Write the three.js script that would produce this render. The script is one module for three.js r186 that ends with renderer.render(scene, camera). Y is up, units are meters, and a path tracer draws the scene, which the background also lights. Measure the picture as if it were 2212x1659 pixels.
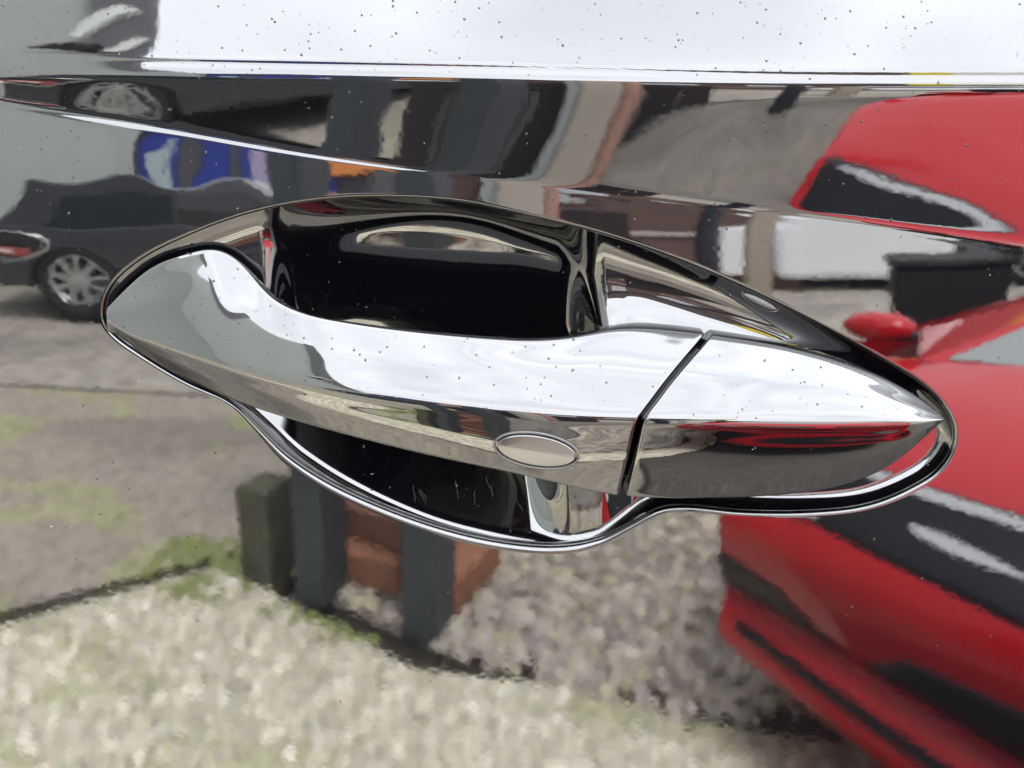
import * as THREE from 'three';
import { mergeGeometries, mergeVertices, toCreasedNormals } from 'three/addons/utils/BufferGeometryUtils.js';
import { ConvexGeometry } from 'three/addons/geometries/ConvexGeometry.js';
import { RoundedBoxGeometry } from 'three/addons/geometries/RoundedBoxGeometry.js';

// ---------------------------------------------------------------- camera, sky, sun, exposure
const W = 2212, H = 1659, HFOV = 40, PITCH = 20 * Math.PI / 180, DIST = 0.42, HANDLE_Y = 1.05;
const FPX = W / 2 / Math.tan(HFOV / 2 * Math.PI / 180);
const scene = new THREE.Scene();
const camera = new THREE.PerspectiveCamera(2 * Math.atan(H / 2 / FPX) * 180 / Math.PI, W / H, 0.02, 400);
camera.position.set(0, HANDLE_Y + DIST * Math.sin(PITCH), DIST * Math.cos(PITCH));
camera.lookAt(0, HANDLE_Y, 0);
camera.focus = 0.40; camera.userData.fStop = 16;
camera.updateMatrixWorld(true); camera.updateProjectionMatrix();

let seed = 20240;
const rnd = () => { seed |= 0; seed = seed + 0x6D2B79F5 | 0; let t = Math.imul(seed ^ seed >>> 15, 1 | seed); t = t + Math.imul(t ^ t >>> 7, 61 | t) ^ t; return ((t ^ t >>> 14) >>> 0) / 4294967296; };
const rr = (a, b) => a + (b - a) * rnd();
const lerp = (a, b, t) => a + (b - a) * t, clamp = (v, a = 0, b = 1) => Math.min(b, Math.max(a, v));
const sstep = (a, b, v) => { const t = clamp((v - a) / (b - a)); return t * t * (3 - 2 * t); };
// tiling value noise
function makeNoise(n, s) {
  const keep = seed; seed = s; const g = Float32Array.from({ length: n * n }, () => rnd()); seed = keep;
  return (x, y) => {
    const xi = Math.floor(x), yi = Math.floor(y); let fx = x - xi, fy = y - yi; fx = fx * fx * fx * (fx * (fx * 6 - 15) + 10); fy = fy * fy * fy * (fy * (fy * 6 - 15) + 10);
    const a = ((xi % n) + n) % n, b = (a + 1) % n, c = ((yi % n) + n) % n, d = (c + 1) % n;
    return lerp(lerp(g[c * n + a], g[c * n + b], fx), lerp(g[d * n + a], g[d * n + b], fx), fy);
  };
}
const N64 = makeNoise(64, 7), N32 = makeNoise(32, 99), N128 = makeNoise(128, 5);
const fbm = (x, y, o = 4) => { let s = 0, a = 0.5, t = 0; for (let i = 0; i < o; i++) { s += a * N64(x, y); t += a; x = x * 2 + 11.3; y = y * 2 + 5.7; a *= 0.5; } return s / t; };

{ // overcast sky: bright, nearly even, a little brighter towards the zenith, with soft cloud structure
  const w = 256, h = 128, d = new Float32Array(w * h * 4);
  for (let j = 0; j < h; j++) for (let i = 0; i < w; i++) {
    const el = ((j + 0.5) / h - 0.5) * Math.PI, s = Math.max(0, Math.sin(el));
    const c = N32(i / w * 32, s * 9) * 0.6 + N64(i / w * 64, s * 23) * 0.4;
    const L = (0.96 + 0.04 * s) * (0.80 + 0.36 * c);
    d.set([L * 0.955, L * 0.985, L * 1.04, 1], (j * w + i) * 4);
  }
  const t = new THREE.DataTexture(d, w, h, THREE.RGBAFormat, THREE.FloatType);
  t.mapping = THREE.EquirectangularReflectionMapping; t.magFilter = t.minFilter = THREE.LinearFilter; t.wrapS = THREE.RepeatWrapping; t.needsUpdate = true;
  scene.background = t; scene.environment = t; scene.environmentIntensity = 1;
}
const sun = new THREE.DirectionalLight(new THREE.Color(1, 0.96, 0.9), 1.5);
sun.position.set(2, 14, -6); sun.target.position.set(0, 0.5, 1); sun.castShadow = true; sun.shadow.radius = 40;
Object.assign(sun.shadow.camera, { left: -12, right: 12, top: 12, bottom: -12, near: 0.5, far: 60 });
sun.shadow.mapSize.set(2048, 2048);
scene.add(sun, sun.target);

const renderer = new THREE.WebGLRenderer({ antialias: true });
renderer.toneMapping = THREE.LinearToneMapping; renderer.toneMappingExposure = 21.5;
renderer.shadowMap.enabled = true; renderer.setSize(1024, 768);

// ---------------------------------------------------------------- helpers
const V3 = (x, y, z) => new THREE.Vector3(x, y, z);
const cp = Math.cos(PITCH), sp = Math.sin(PITCH), CY = camera.position.y, CZ = camera.position.z;
// the point at depth z (metres out from the plane of the door) that lies along the line of sight of a place measured on the photograph
function P(u, v, z = 0) {
  const a = (u - W / 2) / FPX, b = (H / 2 - v) / FPX, dy = b * cp - sp, dz = -b * sp - cp, t = (z - CZ) / dz;
  return V3(a * t, CY + dy * t, z);
}
const names = {};
const numbered = n => { const k = names[n] = (names[n] ?? -1) + 1; return k ? `${n}_${String(k).padStart(3, '0')}` : n; };
const shadow = o => (o.castShadow = o.receiveShadow = true, o);
function tag(o, label, category, group, kind) { o.userData = {}; if (label) o.userData.label = label; if (category) o.userData.category = category; if (group) o.userData.group = group; if (kind) o.userData.kind = kind; return o; }
function base(name, label, category, [x, y, z] = [0, 0, 0], turn = 0, group) { const g = new THREE.Group(); g.name = numbered(name); g.position.set(x, y, z); g.rotation.y = turn; tag(g, label, category, group); scene.add(g); return g; }
function part(name, geo, mat, parent) { const m = shadow(new THREE.Mesh(geo, mat)); m.name = name; parent.add(m); return m; }
// natural cubic spline through [x, y...] rows, evaluated for column k
function spline(rows, k = 1) {
  const n = rows.length, x = rows.map(r => r[0]), y = rows.map(r => r[k]), m = new Array(n).fill(0);
  // monotone-ish: finite-difference tangents limited (Fritsch-Carlson)
  const d = []; for (let i = 0; i < n - 1; i++) d.push((y[i + 1] - y[i]) / (x[i + 1] - x[i]));
  m[0] = d[0]; m[n - 1] = d[n - 2];
  for (let i = 1; i < n - 1; i++) { const h0 = x[i] - x[i - 1], h1 = x[i + 1] - x[i]; m[i] = (d[i - 1] * h1 + d[i] * h0) / (h0 + h1); }
  return t => {
    let i = 0; while (i < n - 2 && t > x[i + 1]) i++;
    const h = x[i + 1] - x[i], s = clamp((t - x[i]) / h), s2 = s * s, s3 = s2 * s;
    return (2 * s3 - 3 * s2 + 1) * y[i] + (s3 - 2 * s2 + s) * h * m[i] + (3 * s2 - 2 * s3) * y[i + 1] + (s3 - s2) * h * m[i + 1];
  };
}
function smooth(a, passes, closed) { for (let p = 0; p < passes; p++) { const b = a.slice(), n = a.length; for (let i = closed ? 0 : 1; i < (closed ? n : n - 1); i++) b[i] = (a[(i + n - 1) % n] + 2 * a[i] + a[(i + 1) % n]) / 4; a = b; } return a; }
function gridGeo(rows, cols, at, { closeU = false, flip = false, uvScale = 1 } = {}) { // at(i, j) -> Vector3
  const pos = new Float32Array(rows * cols * 3), uv = new Float32Array(rows * cols * 2), idx = [];
  for (let i = 0; i < rows; i++) for (let j = 0; j < cols; j++) { const p = at(i, j), k = i * cols + j; pos.set([p.x, p.y, p.z], k * 3); uv.set([p.x * uvScale, p.y * uvScale], k * 2); }
  const nc = closeU ? cols : cols - 1;
  for (let i = 0; i < rows - 1; i++) for (let j = 0; j < nc; j++) { const a = i * cols + j, b = i * cols + (j + 1) % cols, c = a + cols, d = b + cols; flip ? idx.push(a, b, c, b, d, c) : idx.push(a, c, b, b, c, d); }
  const g = new THREE.BufferGeometry(); g.setAttribute('position', new THREE.BufferAttribute(pos, 3)); g.setAttribute('uv', new THREE.BufferAttribute(uv, 2)); g.setIndex(idx); g.computeVertexNormals(); return g;
}

// ---------------------------------------------------------------- the black car door: paint
function peelTexture() { // orange peel of the paint: very small waves, as a normal map
  const n = 512, h = new Float32Array(n * n), d = new Uint8Array(n * n * 4);
  for (let j = 0; j < n; j++) for (let i = 0; i < n; i++) h[j * n + i] = N32(i / 16, j / 16) * 1.0 + N64(i / 8, j / 8) * 0.22;
  for (let j = 0; j < n; j++) for (let i = 0; i < n; i++) {
    const gx = h[j * n + (i + 1) % n] - h[j * n + (i + n - 1) % n], gy = h[((j + 1) % n) * n + i] - h[((j + n - 1) % n) * n + i], s = 3.2;
    const l = Math.hypot(gx * s, gy * s, 1); d.set([127.5 - 127.5 * gx * s / l, 127.5 - 127.5 * gy * s / l, 127.5 + 127.5 / l, 255], (j * n + i) * 4);
  }
  const t = new THREE.DataTexture(d, n, n); t.wrapS = t.wrapT = THREE.RepeatWrapping; t.magFilter = t.minFilter = THREE.LinearFilter; t.needsUpdate = true; return t;
}
const peel = peelTexture();
const paint = (rough, nScale, rep) => { const t = peel.clone(); t.repeat.set(rep, rep); t.needsUpdate = true; return new THREE.MeshPhysicalMaterial({ color: new THREE.Color(0.0005, 0.0005, 0.0007), roughness: rough, metalness: 0, ior: 1.52, normalMap: t, normalScale: new THREE.Vector2(nScale, nScale) }); };
const doorPaint = paint(0.02, 0.0026, 20), handlePaint = paint(0.015, 0.0012, 25), cupPaint = paint(0.02, 0.002, 20);
const gasket = new THREE.MeshStandardMaterial({ color: new THREE.Color(0.006, 0.006, 0.006), roughness: 0.55 });

// ---------------------------------------------------------------- the black car door: skin
const RX = 2.5, DEG = Math.PI / 180;
const crease1 = spline([[-1400, 130], [-600, 142], [0, 158], [500, 164], [1106, 172], [1700, 184], [2212, 186], [2800, 190], [3600, 196]]);
const crease2 = spline([[-1400, 40], [-600, 145], [0, 232], [350, 282], [700, 342], [1150, 402], [1500, 447], [1850, 492], [2212, 548], [2800, 640], [3600, 770]]);
const xu = x => W / 2 + x * FPX / DIST;                                   // near enough a straight reading of x on the photograph
const yOf = v => P(W / 2, v).y;
const softplus = t => t > 30 ? t : Math.log1p(Math.exp(t));
const yA = yOf(1150), spanA = yOf(430) - yA, yB = yOf(1250), spanB = yB - yOf(1659);
function skinZ(x, y) {
  const u = xu(x), y1 = P(u, crease1(u)).y, y2 = P(u, crease2(u)).y;
  // lower panel: tilt = 0.4 + 5.9 * up^1.8 (+ 1.0 * down^1.6) degrees
  const up = clamp((y - yA) / spanA, 0, 1.6), dn = clamp((yB - y) / spanB, 0, 1.2);
  let z = -(0.4 * DEG * (y - yA) + 5.9 * DEG * spanA * Math.pow(up, 2.8) / 2.8) + 1.0 * DEG * spanB * Math.pow(dn, 2.6) / 2.6;
  const top = clamp((y2 - yA) / spanA, 0, 1.6), s3 = 0.4 * DEG + 5.9 * DEG * Math.pow(top, 1.8);   // slope just below the crease
  if (y > y2) z = -(0.4 * DEG * (y2 - yA) + 5.9 * DEG * spanA * Math.pow(top, 2.8) / 2.8) - s3 * (y - y2);
  const s2 = -(0.5 + 6.3 * sstep(-0.11, 0.13, x)) * DEG, s1 = 0.40, w1 = 0.0011, w2 = 0.0008;
  z -= (s2 - s3) * w2 * softplus((y - y2) / w2) + (s1 - s2) * w1 * softplus((y - y1) / w1);
  z += 0.30 * 0.0006 * Math.tanh((y - y1 - 0.0030) / 0.0006);            // a fine groove just above the upper crease
  z -= (0.05 + 0.15 * (1 - sstep(-0.11, 0.02, x))) * 0.0006 * Math.tanh((y - y2 + 0.0008) / 0.0006);            // and a fine ridge along the lower one
  if (y > y1) z -= 0.9 * (y - y1) * (y - y1);
  const wav = sstep(yOf(700), yOf(480), y);                              // the pressed steel is a little wavy round the creases
  z += wav * (1 + 1.3 * (1 - sstep(-0.11, -0.03, x))) * (0.00009 * N32(x / 0.034 + 9.3, y / 0.021 + 2.1) + 0.00003 * N64(x / 0.016, y / 0.012 + 7));
  return z - x * x / (2 * RX);
}
// outline of the handle cup on the skin, round from the left tip over the top
const cupRim = [[224, 690], [240, 622], [300, 565], [400, 513], [540, 462], [700, 433], [860, 428], [1000, 438], [1150, 470], [1300, 507], [1450, 557], [1600, 620], [1750, 693], [1900, 775], [2000, 838], [2050, 895], [2063, 950], [2032, 1012], [1955, 1062], [1870, 1093], [1750, 1106], [1600, 1105], [1490, 1094], [1430, 1098], [1360, 1134], [1290, 1166], [1200, 1180], [1080, 1170], [950, 1140], [800, 1085], [700, 1036], [620, 982], [560, 925], [500, 868], [400, 822], [300, 762], [245, 722]];
const NT = 1100;
const rim = (() => { // closed Catmull-Rom through the outline, resampled evenly and smoothed
  const c = new THREE.CatmullRomCurve3(cupRim.map(([u, v]) => V3(u, v, 0)), true, 'centripetal'); c.arcLengthDivisions = 4000;
  const p = c.getSpacedPoints(NT).slice(0, NT), U = smooth(p.map(q => q.x), 30, true), Vv = smooth(p.map(q => q.y), 30, true);
  return U.map((u, i) => { let q = P(u, Vv[i], 0); q = P(u, Vv[i], skinZ(q.x, q.y)); return [q.x, q.y]; });
})();
function rimDist(x, y) {
  let b = 1e9, k = 0; for (let i = 0; i < NT; i += 2) { const dx = x - rim[i][0], dy = y - rim[i][1], d = dx * dx + dy * dy; if (d < b) { b = d; k = i; } }
  b = 1e9; for (let i = k - 3; i < k + 3; i++) { const p = rim[(i + NT) % NT], q = rim[(i + 1 + NT) % NT], ex = q[0] - p[0], ey = q[1] - p[1], t = clamp(((x - p[0]) * ex + (y - p[1]) * ey) / (ex * ex + ey * ey)), d = Math.hypot(x - p[0] - ex * t, y - p[1] - ey * t); if (d < b) b = d; }
  return b;
}
const hub = (() => { const q = P(1150, 800); return [q.x, q.y]; })();
const BOX = { x0: -0.62, x1: 0.62, y0: 0.42, y1: 1.2 };
// roll of the skin into the cup: a raised soft lip, then a rounded edge, rounder along the lower side
const lipR = rim.map(([x, y]) => { const u = W / 2 + x * FPX / DIST, v = H / 2 - (y - HANDLE_Y) * FPX * 0.94 / DIST; return 0.0012 + 0.0011 * sstep(900, 1010, v) * (1 - sstep(1230, 1420, u)) + 0.0002 * sstep(900, 1010, v); });
function lipZ(d, r) { // d: metres outside the outline
  const z = d < r ? -(r - Math.sqrt(Math.max(0, r * r - (r - d) * (r - d)))) : 0;
  return z;
}
// === MARK-A
const door = base('parked_car', 'glossy black car seen close at its creased wet door with the recessed pull handle', 'car', [0, 0, 0]);
const rowsR = [];                                                          // distances outward: fine at the lip, then to the edge of the frame and beyond
for (let i = 0; i <= 24; i++) rowsR.push(['d', 0.008 * Math.pow(i / 24, 1.7)]);
for (let i = 1; i <= 300; i++) rowsR.push(['f', i / 300]);
function edgeOf(i) { const [ox, oy] = rim[i], dx = ox - hub[0], dy = oy - hub[1]; const t = Math.min(dx > 0 ? (BOX.x1 - hub[0]) / dx : (BOX.x0 - hub[0]) / dx, dy > 0 ? (BOX.y1 - hub[1]) / dy : (BOX.y0 - hub[1]) / dy); return [hub[0] + dx * t, hub[1] + dy * t]; }
const rimN = rim.map((_, i) => { const a = rim[(i + NT - 6) % NT], b = rim[(i + 6) % NT], l = Math.hypot(b[0] - a[0], b[1] - a[1]); return [-(b[1] - a[1]) / l, (b[0] - a[0]) / l]; });
const skinGeo = gridGeo(rowsR.length, NT, (r, i) => {
  const [k, v] = rowsR[r], n = rimN[i], o = rim[i], e = edgeOf(i);
  let x, y, d;
  if (k === 'd') { x = o[0] + n[0] * v; y = o[1] + n[1] * v; d = v; }
  else { const f = Math.pow(v, 2.0) * 0.78 + v * 0.22, ax = o[0] + n[0] * 0.008, ay = o[1] + n[1] * 0.008; x = lerp(ax, e[0], f); y = lerp(ay, e[1], f); d = 0.008 + 0.12 * f; }
  return V3(x, y, skinZ(x, y) + lipZ(d, lipR[i]));
}, { closeU: true, flip: true });
part('door_skin', skinGeo, doorPaint, door);

// ---------------------------------------------------------------- the cup behind the handle
function cupDepth(x, y, d) { // metres below the skin, d metres inside the outline
  const u = W / 2 + x * FPX / DIST, v = H / 2 - (y - HANDLE_Y) * FPX * 0.94 / DIST;
  const lean = 0.10 * (v - 650);
  const low = sstep(740, 900, v), right = sstep(1215, 1410, u) * (1 - low);
  const deep = (0.8 * sstep(572, 640, u - lean * 0.3 + low * 420) + 0.2 * sstep(572, 760, u + low * 520)) * (0.8 * (1 - sstep(1212, 1310, u - lean + low * 120)) + 0.2 * (1 - sstep(1080, 1300, u - lean + low * 120)));
  const D = lerp(0.0042, 0.0158, clamp((v - 450) / 350)) + 0.0010 * low;
  const ta = clamp(1 - d / (0.0085 + 0.022 * Math.pow(clamp(Math.abs(u - 1010) / 380), 2))), tb = clamp(1 - d / lerp(0.021, 0.029, sstep(640, 1000, u)));
  const w1 = lerp(0.013, lerp(0.0026, 0.0045, sstep(1290, 1400, u)), low), t1 = clamp(1 - d / w1);
  const vw = lerp(0.0098, 0.0042, clamp((u - 1350) / 480)), tv = clamp((d - 1.2 * vw) / (1.2 * vw), -1, 1.3);   // the hollow between the rim and the rear foot of the handle
  const bowl = lerp(1 - ta * ta * ta, 1 - Math.pow(tb, 1.5), low);
  return lerp(lerp(0.0034, 0.0011, low * (1 - sstep(1290, 1400, u))) * (1 - t1 * t1), 0.36 * vw * (1 - tv * tv), right) + deep * D * bowl;
}
const spine = (i) => { const [x, y] = rim[i]; const a = P(420, 690), b = P(1750, 900); const t = clamp((x - a.x) / (b.x - a.x)); return [lerp(a.x, b.x, t), lerp(a.y, b.y, t)]; };
const cupGeo = gridGeo(150, NT, (r, i) => {
  const o = rim[i], n = rimN[i], m = spine(i), f = r / 149, g = f * (0.35 + 0.65 * f);
  const sx = o[0] + n[0] * 0.0006, sy = o[1] + n[1] * 0.0006;
  const x = lerp(sx, m[0], g), y = lerp(sy, m[1], g), d = r === 0 ? 0 : rimDist(x, y);
  return V3(x, y, skinZ(x, y) - lipR[i] * 0.95 - cupDepth(x, y, d));
}, { closeU: true, flip: false });
const cup = part('handle_cup', cupGeo, cupPaint, door);
{ // hairline scratches that fingernails left in the lacquer of the cup
  const g = []; const lay = (u, v, lean, len) => { const pts = []; for (let k = 0; k < 7; k++) { const t = k / 6 - 0.5, uu = u + lean * t * len + 2 * Math.sin(t * 5), vv = v + len * t; let q = P(uu, vv, -0.012); for (let it = 0; it < 3; it++) { const d = rimDist(q.x, q.y); q = P(uu, vv, skinZ(q.x, q.y) - 0.0012 - cupDepth(q.x, q.y, d)); } pts.push(q); } g.push(new THREE.TubeGeometry(new THREE.CatmullRomCurve3(pts), 12, 0.000028, 5)); };
  for (let k = 0; k < 13; k++) lay(rr(700, 1220), rr(590, 680), rr(-0.35, 0.2), rr(25, 75));
  for (let k = 0; k < 8; k++) lay(rr(800, 1130), rr(1050, 1095), rr(-0.2, 0.5), rr(20, 45));
  const m = part('scratches', mergeGeometries(g), new THREE.MeshStandardMaterial({ color: new THREE.Color(0.032, 0.032, 0.036), roughness: 0.6 }), cup); m.userData.kind = 'stuff';
}
{ // small dark slot with a soft edge in the upper right of the cup
  const c = P(1648, 663, 0); c.z = skinZ(c.x, c.y) - 0.0012 - cupDepth(c.x, c.y, rimDist(c.x, c.y)); const g = new THREE.SphereGeometry(1, 32, 16).scale(0.0056, 0.0013, 0.0009); g.rotateZ(-0.46);
  const e = new THREE.TorusGeometry(1, 0.05, 10, 60).scale(0.0060, 0.0016, 0.004); e.rotateZ(-0.46);
  const n = part('slot', g.translate(c.x, c.y, c.z), gasket, cup); part('slot_edge', e.translate(c.x, c.y, c.z + 0.0001), cupPaint, n);
}


// ---------------------------------------------------------------- the handle: lofted sections
const cC = [[231, 690, -0.0022], [265, 716, 0.0005], [320, 738, 0.0045], [400, 764, 0.0098], [500, 792, 0.0152], [620, 819, 0.0202], [760, 843, 0.0243], [900, 861, 0.0268], [1050, 877, 0.0282], [1200, 889, 0.0286], [1385, 900, 0.0282], [1550, 905, 0.0270], [1700, 908, 0.0228], [1830, 909, 0.0178], [1930, 909, 0.0126], [2000, 908, 0.0075], [2038, 906, 0.0025]];
const cB = [[231, 716, -0.0034], [265, 730, -0.0026], [320, 772, -0.0012], [400, 816, 0.0030], [500, 864, 0.0095], [620, 905, 0.0165], [760, 944, 0.0218], [900, 979, 0.0248], [1050, 1011, 0.0264], [1200, 1041, 0.0268], [1385, 1074, 0.0246], [1550, 1078, 0.0220], [1700, 1072, 0.0172], [1830, 1050, 0.0120], [1930, 1005, 0.0080], [2000, 945, 0.0060], [2038, 910, 0.0018]];
const cT = [[231, 664, -0.0036], [265, 628, -0.0040], [320, 580, -0.0045], [400, 548, -0.0050], [470, 536, -0.0055], [525, 566, -0.0040], [575, 634, 0.0030], [640, 668, 0.0075], [760, 694, 0.0106], [900, 712, 0.0122], [1050, 725, 0.0126], [1160, 730, 0.0116], [1250, 722, 0.0088], [1330, 704, 0.0052], [1420, 706, 0.0040], [1550, 722, 0.0050], [1700, 748, 0.0052], [1830, 785, 0.0042], [1930, 826, 0.0028], [2000, 868, 0.0010], [2038, 900, 0.0002]];
const fn = c => [spline(c, 1), spline(c, 2)];
const NS = 420, US = Array.from({ length: NS }, (_, i) => { const t = i / (NS - 1); return 231 + (2038 - 231) * (t - Math.sin(2 * Math.PI * t) / (2 * Math.PI) * 0.55); });
const sample = c => { const [fv, fz] = fn(c); return [smooth(US.map(u => fv(u)), 60), smooth(US.map(u => fz(u)), 60)]; };
const SC = sample(cC), SB = sample(cB), ST = sample(cT);
const slant = u => sstep(1060, 1385, u) * (1 - sstep(1385, 2030, u));
const section = i => { // control polygon -> closed cubic B-spline
  const u = US[i], k = slant(u);
  const C = P(u, SC[0][i], SC[1][i]), B = P(u - 40 * k, SB[0][i] , SB[1][i]);
  // the top edge is read at its own place along the handle
  const ut = u + 145 * k; let a = 0; while (a < NS - 2 && US[a + 1] < ut) a++; const f = clamp((ut - US[a]) / (US[a + 1] - US[a]));
  const T = P(Math.min(ut, 2038), lerp(ST[0][a], ST[0][a + 1], f), lerp(ST[1][a], ST[1][a + 1], f));
  const back = clamp(sstep(545, 700, u) * (1 - sstep(1150, 1290, u)));     // 1 where the grip is free of the door
  const zb = lerp(-0.006, 0.0035, back), d = (p, q, m) => p.clone().add(q.clone().sub(p).setLength(Math.min(m, p.distanceTo(q) * 0.3)));
  const K1 = B.clone(); K1.z = Math.min(zb, B.z - 0.004 * (0.3 + 0.7 * back)); K1.y += lerp(0.001, -0.0042, back);
  const K2 = T.clone(); K2.z = Math.min(zb - 0.001, T.z - 0.003); K2.y -= lerp(0.001, 0.0035, back);
  const out = (p, q, b) => { const m = p.clone().lerp(q, 0.5), e = q.clone().sub(p); const nrm = V3(0, e.z, -e.y).normalize(); if (nrm.z < 0) nrm.negate(); return m.addScaledVector(nrm, b * e.length()); };
  const sB = 0.0016, sC = 0.0062, sT = 0.0036;
  return [K1, d(B, K1, sB), B, d(B, C, sB), out(B, C, 0.03), d(C, B, sC * 0.8), C, d(C, T, sC), out(C, T, 0.045), d(T, C, sT), T, d(T, K2, sT), K2];
};
const SUB = 8, NR = 13 * SUB;
function bsp(ctrl) { const n = ctrl.length, out = []; for (let i = 0; i < n; i++) for (let s = 0; s < SUB; s++) { const t = s / SUB, a = ctrl[i], b = ctrl[(i + 1) % n], c = ctrl[(i + 2) % n], e = ctrl[(i + 3) % n], t2 = t * t, t3 = t2 * t; const w = [(1 - 3 * t + 3 * t2 - t3) / 6, (4 - 6 * t2 + 3 * t3) / 6, (1 + 3 * t + 3 * t2 - 3 * t3) / 6, t3 / 6]; out.push(V3(a.x * w[0] + b.x * w[1] + c.x * w[2] + e.x * w[3], a.y * w[0] + b.y * w[1] + c.y * w[2] + e.y * w[3], a.z * w[0] + b.z * w[1] + c.z * w[2] + e.z * w[3])); } return out; }
const rings = US.map((_, i) => bsp(section(i)));
const ringAt = u => { let a = 0; while (a < NS - 2 && US[a + 1] < u) a++; const f = clamp((u - US[a]) / (US[a + 1] - US[a])); return rings[a].map((p, j) => p.clone().lerp(rings[a + 1][j], f)); };
const shrink = (ring, m) => { const n = ring.length, c = ring.reduce((s, p) => s.add(p), V3(0, 0, 0)).multiplyScalar(1 / n); return ring.map((p, j) => { const e = ring[(j + 1) % n].clone().sub(ring[(j + n - 1) % n]), nn = V3(0, e.z, -e.y).normalize(); if (nn.dot(p.clone().sub(c)) < 0) nn.negate(); return p.clone().addScaledVector(nn, -m); }); };
const capOff = (list, atEnd) => { const r = atEnd ? list[list.length - 1] : list[0], c = r.reduce((s, p) => s.add(p.clone()), V3(0, 0, 0)).multiplyScalar(1 / r.length), inner = [0.9, 0.5, 0.02].map(k => r.map(p => c.clone().lerp(p, k))); return atEnd ? [...list, ...inner] : [...inner.reverse(), ...list]; };
const loft = list => gridGeo(list.length, NR, (i, j) => list[i][j], { closeU: true, flip: true });
const SEAM = 1385, GAP = 7, RND = 7;
function endRound(u0, dir) { const out = []; for (let k = 0; k <= 8; k++) { const a = k / 8 * Math.PI / 2; out.push(shrink(ringAt(u0 + dir * RND * (1 - Math.sin(a))), 0.0008 * (1 - Math.cos(a)))); } return out; }
const gripRings = [...US.filter(u => u < SEAM - GAP - RND - 1).map((_, i) => rings[i]), ...endRound(SEAM - GAP, -1).map(r => r)];
const capStart = endRound(SEAM + GAP, 1).reverse(), firstCap = US.findIndex(u => u > SEAM + GAP + RND + 1);
const capRings = [...capStart, ...rings.slice(firstCap)];
const grip = part('door_handle', loft(capOff(capOff(gripRings, true), false)), handlePaint, door);
part('end_cap', loft(capOff(capOff(capRings, true), false)), handlePaint, grip);
part('seam_seal', loft([...Array(7)].map((_, k) => shrink(ringAt(SEAM - GAP - 6 + k * (2 * GAP + 12) / 6), 0.0055))), gasket, grip);
{ // oval touch button let into the front face of the grip
  const c0 = P(1160, 977, 0.029);
  let best = null, bi = 0, bj = 0; rings.forEach((r, i) => r.forEach((p, j) => { const d = Math.hypot(p.x - c0.x, p.y - c0.y) + (p.z < 0.02 ? 1 : 0); if (best === null || d < best) { best = d; bi = i; bj = j; } }));
  const c = rings[bi][bj], du = rings[bi + 8][bj].clone().sub(rings[bi - 8][bj]).normalize(), dv = rings[bi][(bj + 3) % NR].clone().sub(rings[bi][(bj + NR - 3) % NR]).normalize();
  const n = du.clone().cross(dv).normalize(); if (n.z < 0) n.negate();
  const up = n.clone().cross(du).normalize();
  const a = 86 * DIST / FPX * 0.95, b = 35.5 * DIST / FPX * 0.97;
  const oval = (prof, seg = 96) => gridGeo(prof.length, seg, (i, j) => { const t = j / seg * 2 * Math.PI, [off, h] = prof[i]; return c.clone().addScaledVector(du, Math.cos(t) * (a + off) * (off < -b * 0.99 ? 0.001 : 1)).addScaledVector(up, Math.sin(t) * (b + off) * (off < -b * 0.99 ? 0.001 : 1)).addScaledVector(n, h + 0.0001 - 2.5 * 0 * Math.pow(Math.cos(t) * a, 2)); }, { closeU: true, flip: true });
  part('button_seal', oval([[0.0011, -0.0012], [0.0011, 0.00012], [0.0008, 0.00028], [0.0004, 0.00022], [0.0002, -0.0009]]), gasket, grip);
  const satin = new THREE.MeshPhysicalMaterial({ color: new THREE.Color(0.004, 0.004, 0.0042), roughness: 0.12, ior: 1.52 });
  const prof = []; for (let k = 0; k <= 6; k++) { const t = k / 6 * Math.PI / 2; prof.push([-0.0005 * (1 - Math.cos(t)), 0.00005 + 0.0005 * Math.sin(t)]); } prof.unshift([0, -0.001]);
  prof.push([-0.0022, 0.0006], [-0.0036, 0.00063], [-b * 0.999, 0.00064]);
  part('touch_button', oval(prof), satin, grip);
}
// === MARK-B
// ---------------------------------------------------------------- the ground of the parking place
const std = (r, g, b, rough = 0.85, extra = {}) => new THREE.MeshStandardMaterial({ color: new THREE.Color(r, g, b), roughness: rough, ...extra });
const gloss = (r, g, b, rough = 0.06, extra = {}) => new THREE.MeshPhysicalMaterial({ color: new THREE.Color(r, g, b), roughness: rough, specularIntensity: 0.2, clearcoat: 1, clearcoatRoughness: 0.03, ...extra });
const toS = c => c <= 0.0031308 ? c * 12.92 : 1.055 * Math.pow(c, 1 / 2.4) - 0.055;
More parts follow.
